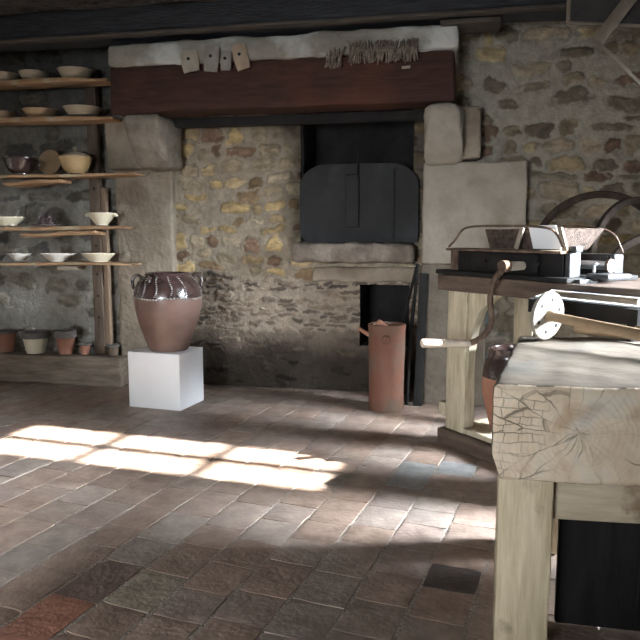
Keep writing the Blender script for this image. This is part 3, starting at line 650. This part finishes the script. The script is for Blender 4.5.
# boards rest in front of the post, each on iron pins
names = ['topmost rough plank shelf, carrying three beige bowls', 'second plank shelf from the top, with pale ragged right end', 'middle plank shelf holding the dark cup and mustard tureen', 'fourth plank shelf down, holding the lugged cream bowl', 'lowest thin plank shelf, holding the white dishes']
XR = [-2.60, -2.57, -2.40, -2.50, -2.44]
shelves = []
for i, z in enumerate(SH):
    zt = z
    g = None
    shelf(z, XR[i], [0.034, 0.034, 0.022, 0.028, 0.022][i], names[i], 70+i)
for (x0, x1, z, label) in ((-3.48, -3.0, 1.578, 'short brown board fixed beneath the middle shelf'), (-3.35, -2.72, 1.191, 'short orange-brown board fixed beneath the fourth shelf')):
    g = G(); g.block(((x0+x1)/2, 4.865, z), (x1-x0, 0.17, 0.03), r=0.01, seg=0.05, amp=0.010, seed=int(z*100), taper=lambda p: (p.x, p.y, p.z+0.01*math.sin(p.x*8)))
    tag(g.build('support_board', M['shelf']), label, 'board')
g = G(); g.block((-2.98, 4.86, 0.934), (0.16, 0.14, 0.03), r=0.006, seg=0.05, amp=0.004); tag(g.build('support_block', M['frame_wood']), 'small pale block wedged beneath the lowest plank shelf', 'block')
g = G(); g.block((-3.81, 4.975, 0.122), (2.38, 0.16, 0.228), r=0.015, seg=0.06, amp=0.010, ns=4, seed=81, mx=60)
tag(g.build('timber_sill', M['ledge']), 'heavy grey timber sill on the floor carrying the flower pots', 'timber sill')

# ------------------------------------------------------------ crockery
def bowl_prof(r, h, foot=0.45, th=0.006, curve=1.0, lip=0.006):
    out = [(0, 0.0), (r*foot, 0.0), (r*foot, 0.006)]
    for k in range(1, 9):
        u = k/8; out.append((r*(foot+(1-foot)*math.sin(u*math.pi/2)**(1/curve) if curve != 1 else r*0+1) if False else r*(foot+(1-foot)*u**(0.75*curve)), 0.006+(h-0.006)*u))
    out.append((r+lip, h)); out.append((r+lip, h+0.004)); out.append((r-th, h+0.003))
    for k in range(7, -1, -1):
        u = k/8; out.append((max(0.001, r*(foot+(1-foot)*u**(0.75*curve))-th), 0.012+(h-0.012)*u))
    out.append((0, 0.012)); return out
def crockery(name, x, y, z, r, h, m, label, cat='bowl', foot=0.45, curve=1.0, lip=0.006, group=None, rim=None):
    t = thing(name, (x, y, z), label, cat, group)
    g = G(); g.lathe(bowl_prof(r, h, foot, curve=curve, lip=lip), 36); g.build('body', m, t)
    if rim:
        g = G(); g.lathe([(r-0.012, h-0.005), (r+0.003, h-0.004), (r+0.013, h+0.002), (r+0.014, h+rim), (r+0.002, h+rim+0.004), (r-0.012, h+rim)], 36)
        g.lathe([(r-0.012, h+rim), (r-0.012, h-0.005)], 36); g.build('rim', M['grey_rim'], t)
    return t
SY = 4.86
def top(i): return SH[i]+[0.017, 0.017, 0.011, 0.014, 0.011][i]+0.007
B = [
 ('bowl', 4, 0, .115, .055, 'beige', 'beige bowl at the far left of the topmost shelf'),
 ('bowl', 35, 0, .110, .055, 'beige', 'plain beige bowl in the middle of the topmost shelf'),
 ('bowl', 76, 0, .125, .058, 'beige', 'wide pale bowl at the right of the topmost shelf'),
 ('dish', 3, 1, .10, .045, 'tan', 'tan dish at the far left of the second shelf'),
 ('dish', 41, 1, .125, .052, 'tan', 'tan dish in the middle of the second shelf'),
 ('dish', 83, 1, .135, .056, 'beige', 'wide beige dish at the right of the second shelf'),
 ('bowl', 8, 3, .135, .062, 'cream', 'wide flared cream bowl at the left of the fourth shelf'),
 ('bowl', -2, 4, .06, .05, 'grey_rim', 'small dark bowl at the far left of the lowest shelf'),
 ('bowl', 20, 4, .082, .052, 'offwhite', 'small white bowl on the lowest shelf, left of two wide dishes'),
 ('dish', 59, 4, .125, .056, 'offwhite', 'wide white dish in the middle of the lowest shelf'),
 ('dish', 99, 4, .125, .060, 'cream', 'cream sloping dish at the right end of the lowest shelf')]
for nm, px, i, r_, h_, m, lab in B:
    crockery(nm, wx_(px, SY, SH[i]), SY, top(i), r_, h_, M[m], lab, nm, foot=0.70 if i < 3 else 0.52, curve=0.8 if i < 3 else 1.2, group='bowls and dishes on the plank shelves')
t = crockery('lugged_bowl', wx_(102, SY, 1.25), SY, top(3), .108, .088, M['cream'], 'cream bowl with two small lugs at the right of the fourth shelf', foot=0.4, curve=1.25)
for s in (-1, 1):
    g = G(); g.block((s*0.115, 0, 0.074), (0.03, 0.045, 0.022), r=0.01, seg=0.02); g.build('lug', M['cream'], t)
t = crockery('large_cup', wx_(21, SY, 1.65), SY, top(2), .125, .118, M['glaze'], 'large dark brown glazed cup with loop handle on the middle shelf', 'cup', foot=0.5, curve=0.7)
g = G(); g.tube([(0.112, 0, 0.095)]+[(0.118+0.045*math.cos(R(a)), 0, 0.070+0.032*math.sin(R(a))) for a in range(80, -100, -20)]+[(0.10, 0, 0.04)], 0.008, 8); g.build('handle', M['glaze'], t)
t = crockery('lidded_tureen', wx_(76, SY, 1.65), SY, top(2), .122, .115, M['yellow'], 'mustard yellow lidded tureen at the right of the middle shelf', 'tureen', foot=0.5, curve=0.7)
g = G(); g.lathe([(0.118, 0.118), (0.12, 0.124), (0.09, 0.142), (0.04, 0.155), (0.012, 0.158), (0.010, 0.17), (0.018, 0.182), (0.012, 0.194), (0, 0.196)], 32); tag(g.build('lid', M['beige'], t), 'pale domed lid with a knob')
g = G(); g.lathe([(0, 0), (0.065, 0), (0.092, 0.012), (0.095, 0.016), (0.065, 0.008), (0, 0.008)], 36)
o = g.build('leaning_plate', M['tan'], loc=(wx_(51, 4.95, 1.7), 4.95, 1.642+0.095)); o.rotation_euler = (R(82), 0, 0)
tag(o, 'tan plate standing on edge between dark cup and tureen', 'plate')
# dark filigree piece
rs = random.Random(8); g = G()
for k in range(60):
    a = rs.uniform(0, math.pi*2); r0 = rs.uniform(0.02, 0.10); h_ = 0.105*(1-r0/0.115)+0.012
    g.tube([(r0*math.cos(a), r0*0.6*math.sin(a), 0.004), ((r0*0.9)*math.cos(a+.4), r0*.55*math.sin(a+.4), h_*0.6), (r0*0.75*math.cos(a+.9), r0*0.5*math.sin(a+.9), h_)], [0.007, 0.006, 0.004], 5)
g.lathe([(0, 0), (0.115, 0), (0.115, 0.008), (0, 0.012)], 28)
tag(g.build('filigree_candle_holder', M['lace'], loc=(wx_(47, SY, 1.25), SY, top(3))), 'dark spiky openwork piece between two cream bowls on the fourth shelf', 'ornament')
# flower pots on the sill
for px, r_, h_, m, rim, lab in ((4, .098, .155, 'orange', 0.014, 'broad terracotta flower pot at the far left of the timber sill'), (36, .098, .125, 'cream', 0.045, 'cream flower pot with dark rim on the timber sill'),
                               (66, .072, .135, 'orange', 0.055, 'terracotta flower pot with tall grey rim on the timber sill'), (85, .042, .078, 'orange', 0.008, 'smallest terracotta pot on the timber sill, left of the post')):
    crockery('flower_pot', wx_(px, 4.97, 0.3), 4.97, 0.243, r_, h_, M[m], lab, 'flower pot', foot=0.74, curve=1.2, group='flower pots on the timber sill', rim=rim)
crockery('flower_pot', wx_(113, 4.96, .28), 4.96, 0.243, .045, .075, M['upright'], 'dull brown small pot at the right end of the timber sill, beside the post', 'flower pot', foot=0.8, rim=0.01, group='flower pots on the timber sill')

# ------------------------------------------------------------ machine stand (rotated 42 degrees) with the clay rolling machine
SA = R(-48)     # local +x runs from far left to near right, local +y away from the viewer
ST = (-0.15, 3.96, 0)
def SL(s, t_, z=0):
    c, n_ = math.cos(SA), math.sin(SA)
    return Vector((ST[0]+c*s-n_*t_, ST[1]+n_*s+c*t_, z))
t = thing('machine_stand', ST, 'heavy timber stand with dark plank top carrying the cranked machine', 'table', rotz=SA)
g = G(); g.block((0.68, 0.32, 0.928), (1.40, 0.66, 0.086), r=0.006, seg=0.1, amp=0.004, seed=91); g.build('table_top', M['table_top'], t)
for s, q in ((0.10, 0.07), (1.26, 0.07), (0.10, 0.58), (1.26, 0.58)):
    g = G(); g.block((s, q, 0.49), (0.15, 0.08, 0.79), r=0.006, seg=0.1, amp=0.004, seed=int(s*10+q*50)); g.build('leg', M['table_leg'], t)
for q in (0.07, 0.58):
    g = G(); g.block((0.68, q, 0.05), (1.38, 0.14, 0.09), r=0.008, seg=0.1, amp=0.004, seed=int(q*30)); g.build('foot_rail', M['table_top'], t)
g = G(); g.block((0.68, 0.33, 0.112), (1.20, 0.60, 0.03), r=0.005, seg=0.1, amp=0.003); g.build('lower_shelf', M['table_leg'], t)
g = G(); g.block((1.345, 0.33, 0.49), (0.022, 0.60, 0.78), r=0.003, seg=0.2); g.build('added_shade_panel', M['table_top'], t)  # unseen panel added to shade the floor by the hearth
g = G()   # curved brace on the end frame and front
for (ang) in (0,):
    pl = [(0.16, 0.885), (0.40, 0.885), (0.34, 0.85), (0.26, 0.78), (0.21, 0.68), (0.185, 0.55), (0.18, 0.40), (0.16, 0.40)]
    g.prism(pl, 0.05, 0.10)
g.build('brace', M['table_leg'], t)
g = G(); g.block((-0.005, 0.06, 0.20), (0.06, 0.06, 0.075), r=0.004, seg=0.1); g.build('peg', M['table_leg'], t)
g = G()
t2 = thing('glazed_jar', (*SL(0.33, 0.21)[:2], 0.1285), 'terracotta jar with dark glazed neck under the machine stand', 'jar')
pr = [(0, 0), (0.085, 0.0), (0.095, 0.02), (0.115, 0.10), (0.137, 0.19), (0.145, 0.26), (0.142, 0.30), (0.135, 0.36), (0.115, 0.40), (0.108, 0.43), (0.118, 0.45), (0.118, 0.46), (0.100, 0.455), (0.095, 0.43), (0.12, 0.36), (0.13, 0.2), (0, 0.05)]
g = G(); g.lathe(pr, 40, mats=[0]*6+[1]*10); g.build('body', [M['orange'], M['glaze']], t2)

t = thing('rolling_machine', (*ST[:2], 0.9735), 'black cast iron clay rolling machine with hopper and hand crank on the timber stand', 'machine', rotz=SA)
g = G()
g.block((0.42, 0.10, 0.068), (0.74, 0.07, 0.125), r=0.006, seg=0.2, amp=0.002); g.block((0.42, 0.06, 0.075), (0.46, 0.03, 0.09), r=0.004, seg=0.2); g.build('front_housing', M['machine'], t)
g = G(); g.block((0.435, 0.40, 0.065), (0.80, 0.07, 0.12), r=0.006, seg=0.2, amp=0.002); g.block((0.80, 0.357, 0.065), (0.008, 0.012, 0.1), r=0.002, seg=0.2); g.build('rear_housing', M['machine'], t)
g = G(); g.block((0.42, 0.075, 0.137), (0.80, 0.13, 0.014), r=0.004, seg=0.2); g.build('top_strip', M['rust'], t)
g = G(); g.block((0.04, 0.25, 0.068), (0.05, 0.40, 0.13), r=0.005, seg=0.1, amp=0.002); g.block((-0.005, 0.18, 0.06), (0.035, 0.05, 0.03), r=0.006, seg=0.1); g.build('end_plate', M['rust'], t)
g = G(); g.block((0.42, 0.24, 0.012), (0.92, 0.50, 0.022), r=0.004, seg=0.3); g.build('base_plate', M['iron'], t)
g = G(); g.block((0.815, 0.10, 0.062), (0.03, 0.075, 0.15), r=0.006, seg=0.1); g.block((0.835, 0.09, 0.152), (0.05, 0.05, 0.03), r=0.008, seg=0.1); g.block((0.86, 0.10, 0.006), (0.10, 0.12, 0.022), r=0.004, seg=0.1); g.build('end_bracket', M['grey_iron'], t)
g = G(); g.block((0.92, 0.22, 0.030), (0.12, 0.16, 0.02), r=0.004, seg=0.1); g.build('slide_plate', M['grey_iron'], t)
g = G(); g.tube([(0.87, 0.18, 0.045), (0.87, 0.18, 0.085)], 0.008, 8); g.block((0.87, 0.18, 0.083), (0.03, 0.012, 0.012), r=0.004, seg=0.1); g.build('clamp_screw', M['steel'], t)
g = G(); g.tube([(0.70, 0.25, 0.075), (0.90, 0.25, 0.075)], 0.020, 18); g.build('roller', M['steel'], t)
g = G(); g.tube([(0.895, 0.25, 0.075), (0.91, 0.25, 0.075)], 0.032, 20); g.build('gear', M['rust'], t)
for s, rad, l in ((0.56, 0.024, 0.10), (0.46, 0.016, 0.06)):
    g = G(); g.tube([(s, 0.06, 0.066), (s, 0.05-l, 0.066)], [rad*0.85, rad], 20); g.build('shaft', M['handle'] if s > 0.45 else M['rust'], t)
for s in (0.30, 0.66):
    g = G(); Mx = Matrix.Translation((s, 0.043, 0.08)) @ Matrix.Rotation(R(90), 4, 'X'); g.lathe([(0, 0.008), (0.010, 0.006), (0.012, 0), (0, 0)], 12, M=Mx); g.build('bolt', M['iron'], t)
# crank: hub, S-bent arm, wooden grip
g = G(); g.tube([(0.56, -0.055, 0.066), (0.56, -0.095, 0.066)], 0.029, 18); g.build('crank_hub', M['rust'], t)
pts = [(0.555, -0.085, 0.05), (0.515, -0.09, 0.01), (0.490, -0.095, -0.05), (0.492, -0.10, -0.11), (0.515, -0.105, -0.17), (0.518, -0.11, -0.22), (0.49, -0.12, -0.27), (0.45, -0.135, -0.305), (0.41, -0.15, -0.325)]
def smooth(p, it=2):
    p = [Vector(q) for q in p]
    for _ in range(it):
        o_ = [p[0]]
        for a, b2 in zip(p, p[1:]): o_ += [a*.75+b2*.25, a*.25+b2*.75]
        o_.append(p[-1]); p = o_
    return p
g = G(); g.tube(smooth(pts), 0.016, 12, flat=0.75); g.build('crank_arm', M['rust'], t)
g = G(); g.tube([(0.42, -0.14, -0.325), (0.395, -0.20, -0.322), (0.37, -0.30, -0.318), (0.35, -0.40, -0.313), (0.349, -0.405, -0.313)], [0.012, 0.018, 0.020, 0.022, 0.018], 16); g.build('crank_grip', M['handle'], t)
# hopper: tapering trough
g = G()
def quad_plate(g, a, b2, c2, d2, th):
    a, b2, c2, d2 = map(Vector, (a, b2, c2, d2)); n_ = (b2-a).cross(d2-a).normalized()*th
    g.add([a, b2, c2, d2, a+n_, b2+n_, c2+n_, d2+n_], [(0, 1, 2, 3), (7, 6, 5, 4), (0, 4, 5, 1), (1, 5, 6, 2), (2, 6, 7, 3), (3, 7, 4, 0)])
h0, h1 = 0.145, 0.245
Bq = [(0.25, 0.12, h0), (0.70, 0.14, h0), (0.70, 0.34, h0), (0.25, 0.34, h0)]; Tq = [(0.23, 0.10, h1), (0.76, 0.10, h1), (0.76, 0.38, h1), (0.23, 0.38, h1)]
for i in range(4): quad_plate(g, Bq[i], Bq[(i+1) % 4], Tq[(i+1) % 4], Tq[i], -0.005)
g.build('hopper', M['hopper'], t, smooth=False)
def wire(p, r_, name='guard_wire', m='rust'): g = G(); g.tube(smooth(p), r_, 8); g.build(name, M[m], t)
wire([(0.0, 0.05, 0.15), (0.06, 0.05, 0.19), (0.10, 0.05, 0.24), (0.16, 0.05, 0.262), (0.45, 0.05, 0.262), (0.70, 0.05, 0.255), (0.76, 0.05, 0.225), (0.80, 0.05, 0.155)], 0.006)
wire([(0.40, 0.40, 0.262), (0.60, 0.42, 0.262), (0.78, 0.42, 0.235), (0.82, 0.42, 0.17), (0.84, 0.42, 0.13)], 0.005)
g = G(); g.block((0.79, 0.055, 0.195), (0.028, 0.012, 0.115), r=0.004, seg=0.1, rot=(0, R(-20), 0)); g.build('hopper_strap', M['frame_wood'], t)
g = G(); g.block((0.52, 0.055, 0.20), (0.026, 0.012, 0.115), r=0.004, seg=0.1, rot=(0, R(20), 0)); g.build('hopper_strap', M['frame_wood'], t)
g = G(); quad_plate(g, (0.60, 0.070, 0.150), (0.775, 0.070, 0.150), (0.745, 0.058, 0.262), (0.575, 0.058, 0.262), 0.001)
o = g.build('paper_sheet', M['paper'], loc=(*ST[:2], 0.9735), rotz=SA, smooth=False); tag(o, 'white paper sheet propped against the rusty hopper of the machine', 'paper')

# big iron hoops standing behind the machine
def at(px, py, y):
    cp, sp_, cy, sy = math.cos(R(7.1)), math.sin(R(7.1)), math.cos(R(12)), math.sin(R(12))
    f_ = Vector((-sy*cp, cy*cp, -sp_)); r_ = Vector((cy, sy, 0)); u_ = r_.cross(f_)
    d = f_+r_*((px-320)/700)-u_*((py-320)/700); return Vector((0, 0, 1.2))+d*(y/d.y)
def hoop(c, r_, yaw, w_, label):
    g = G(); n = 72; vs = []; fs = []
    for i in range(n):
        a = 2*math.pi*i/n; q = 0.002*math.sin(a*3)
        for (dr, dy) in ((-0.045, -w_/2+.006), (-0.039, -w_/2), (-0.006, -w_/2), (0.0, -w_/2+.006), (0.0, w_/2), (-0.045, w_/2)):
            vs.append(((r_+dr+q)*math.cos(a), dy, (r_+dr+q)*math.sin(a)))
    for i in range(n):
        for k in range(6): fs.append((i*6+k, ((i+1) % n)*6+k, ((i+1) % n)*6+(k+1) % 6, i*6+(k+1) % 6))
    g.add(vs, fs); o = g.build('iron_hoop', M['hoop'], loc=c, rotz=R(yaw))
    return tag(o, label, 'hoop', 'iron hoops behind the machine')
hoop(at(598, 256, 4.85), 0.42, 0, 0.03, 'largest brown iron hoop against the stone wall behind the machine')
hoop(at(634, 266, 4.70), 0.43, 42, 0.03, 'narrow-looking brown iron hoop turned edgeways just before the largest hoop')
hoop(at(656, 290, 4.40), 0.34, 12, 0.03, 'low dark iron hoop at the right edge behind the machine')
# ------------------------------------------------------------ low iron stand with metal sheets, between bench and machine stand
P = [SL(0.80, -0.05), SL(1.55, -0.05), SL(1.45, -0.30), SL(0.93, -0.30)]
t = thing('iron_side_stand', (0, 0, 0), 'black iron side stand behind the bench, carrying bright metal sheets', 'stand')
g = G(); Z0, Z1 = 0.868, 0.925
g.add([(p.x, p.y, Z0) for p in P]+[(p.x, p.y, Z1) for p in P], [(0, 1, 2, 3), (4, 5, 6, 7), (0, 1, 5, 4), (1, 2, 6, 5), (2, 3, 7, 6), (3, 0, 4, 7)]); g.build('stand_top', M['iron'], t, smooth=False)
cx = sum((p for p in P), Vector())/4
for p in P:
    q = p.lerp(cx, 0.14); g = G(); g.tube([(q.x, q.y, 0.012), (q.x, q.y, Z0)], 0.014, 8); g.build('leg', M['iron'], t)
def sheet(pts, z, th, label, lift=0.0):
    g = G(); n = len(pts)
    vs = [(p.x, p.y, z+lift*i_) for i_, p in enumerate(pts)]+[(p.x, p.y, z+th+lift*i_) for i_, p in enumerate(pts)]
    g.add(vs, [tuple(range(n)), tuple(range(n, 2*n))]+[(i, (i+1) % n, (i+1) % n+n, i+n) for i in range(n)])
    tag(g.build('metal_sheet', M['sheet'], smooth=False), label, 'metal sheet', 'metal sheets on the iron side stand')
sheet([SL(0.80, -0.045), SL(1.52, -0.045), SL(1.44, -0.26), SL(0.93, -0.26)], 0.9265, 0.006, 'long bright metal sheet lying on the black side stand')
sheet([SL(0.83, -0.05), SL(1.35, -0.05), SL(1.30, -0.17), SL(0.90, -0.15)], 0.9335, 0.012, 'upper bright metal sheet stacked on the longer one')
a = SL(1.02, -0.235, 0.949); b2 = SL(1.42, -0.25, 0.949)
g = G(); g.tube([a, b2], 0.013, 12); tag(g.build('wooden_rod', M['frame_wood']), 'thin pale rod lying along the black side stand', 'rod')

# ------------------------------------------------------------ big bench
t = thing('slab_bench', (0.078, 1.865, 0.006), 'massive weathered timber slab bench with cracked end grain and pale legs', 'workbench')
def slab():
    g = G(); x1 = 1.25
    Lx, Ly, Lz = 1.17, 0.93, 0.262
    def tp(p):
        u = (p.x+Lx/2); v = (p.y+Ly/2)
        x = u+0.14*v; y = v+0.05*u*(1-v/Ly)
        # worn lower left corner and wavy edges
        if p.z < -0.06 and u < 0.09: x += 0.022*((-0.06-p.z)/0.07)
        return (x, y, p.z)
    g.block((0, 0, 0), (Lx, Ly, Lz), r=0.014, seg=0.016, amp=0.0042, ns=14, seed=101, taper=tp, mx=74)
    # pale end face uses end grain
    o = g.build('slab', [M['slab_top'], M['end_grain']], t, loc=(-0.010, 0, 0.668), angle=60)
    for p in o.data.polygons:
        if p.normal.y < -0.6: p.material_index = 1
    return o
slab()
for x, y in ((0.095, 0.165), (1.10, 0.215), (0.20, 0.80), (1.18, 0.84)):
    g = G(); g.block((x, y, 0.272), (0.148, 0.13, 0.53), r=0.006, seg=0.06, amp=0.003, seed=int(x*60+y*9)); g.build('leg', M['bench_leg'], t)
g = G(); g.block((0.60, 0.19, 0.455), (0.86, 0.06, 0.14), r=0.006, seg=0.06, amp=0.003, seed=9, rot=(0, 0, R(3))); g.build('rail', M['bench_rail'], t)
g = G(); g.block((0.70, 0.80, 0.455), (0.86, 0.05, 0.12), r=0.006, seg=0.06, amp=0.003, seed=10); g.build('rail', M['bench_rail'], t)
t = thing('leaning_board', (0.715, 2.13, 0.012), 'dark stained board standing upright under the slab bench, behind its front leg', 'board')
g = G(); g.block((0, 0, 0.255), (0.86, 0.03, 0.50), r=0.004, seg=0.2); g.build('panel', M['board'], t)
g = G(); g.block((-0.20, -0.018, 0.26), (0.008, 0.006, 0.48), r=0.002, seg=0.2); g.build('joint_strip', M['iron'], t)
# plunger: pierced disc on a wooden handle, lying on the bench
t = thing('pierced_disc_plunger', (0.285, 2.665, 0.805), 'beige pierced disc on a long wooden handle lying on the slab bench', 'plunger')
ax = Vector((0.728, -0.683, -0.075)).normalized()
q = ax.to_track_quat('Z', 'Y').to_matrix().to_4x4()
C0 = Vector((0, 0, 0.094))
g = G(); g.lathe([(0, -0.008), (0.086, -0.008), (0.089, -0.005), (0.089, 0.005), (0.086, 0.008), (0, 0.008)], 48, M=Matrix.Translation(C0) @ q); g.build('disc', M['disc'], t)
for k in range(6):
    a = R(60*k+20); g = G(); g.lathe([(0, 0.0086), (0.0075, 0.0086), (0.0075, -0.0086), (0, -0.0086)], 14, c=(0.060*math.cos(a), 0.060*math.sin(a), 0), M=Matrix.Translation(C0) @ q); g.build('hole', M['dark'], t)
g = G(); g.tube([C0+ax*0.006, C0+ax*0.03, C0+ax*0.2, C0+ax*0.75], [0.024, 0.018, 0.018, 0.021], 16); g.build('handle', M['tool_wood'], t)
g = G(); g.tube([(0.40, 2.78, 0.835), (0.75, 2.60, 0.825)], 0.014, 10); tag(g.build('short_wooden_stick', M['tool_wood']), 'brown wooden stick lying behind the disc plunger on the bench', 'stick')

# ------------------------------------------------------------ frame hanging from the ceiling, top right
def bar(g, a, b2, w_, th):
    a, b2 = Vector(a), Vector(b2); d = b2-a; l = d.length
    q = d.to_track_quat('X', 'Z').to_matrix().to_4x4(); g2 = G(); g2.block((0, 0, 0), (l, th, w_), r=0.003, seg=0.2)
    g.add(g2.v, g2.f, Matrix.Translation((a+b2)/2) @ q)
t = thing('ceiling_rack', (0, 0, 0), 'pale thin wooden frame panel hanging from the ceiling at top right', 'frame')
Yf = 3.95
c0, c1 = at(568, 23, Yf), at(660, 27, Yf); c2, c3 = Vector((c1.x, Yf, 2.66)), Vector((c0.x, Yf, 2.66))
g = G(); bar(g, c0, c1, 0.016, 0.02); g.build('lower_bar', M['rack_wood'], t)
g = G(); bar(g, c0, c3, 0.02, 0.02); g.build('side_bar', M['rack_wood'], t)
g = G(); g.add([(c0.x, Yf+.006, c0.z), (c1.x, Yf+.006, c1.z), (c2.x, Yf+.006, c2.z), (c3.x, Yf+.006, c3.z), (c0.x, Yf+.012, c0.z), (c1.x, Yf+.012, c1.z), (c2.x, Yf+.012, c2.z), (c3.x, Yf+.012, c3.z)], [(0, 1, 2, 3), (4, 5, 6, 7), (0, 1, 5, 4), (1, 2, 6, 5), (2, 3, 7, 6), (3, 0, 4, 7)]); g.build('panel', M['netting'], t, smooth=False)
t = thing('hanging_bracket', (0, 0, 0), 'pale elbow-shaped wooden bracket hanging below the framed panel', 'bracket')
g = G(); bar(g, at(597, 42, 3.9), at(640, -14, 3.9), 0.062, 0.02); g.build('broad_arm', M['rack_wood'], t)
g = G(); bar(g, at(595, 40, 3.9), at(640, 84, 3.9), 0.018, 0.02); g.build('thin_arm', M['rack_wood'], t)
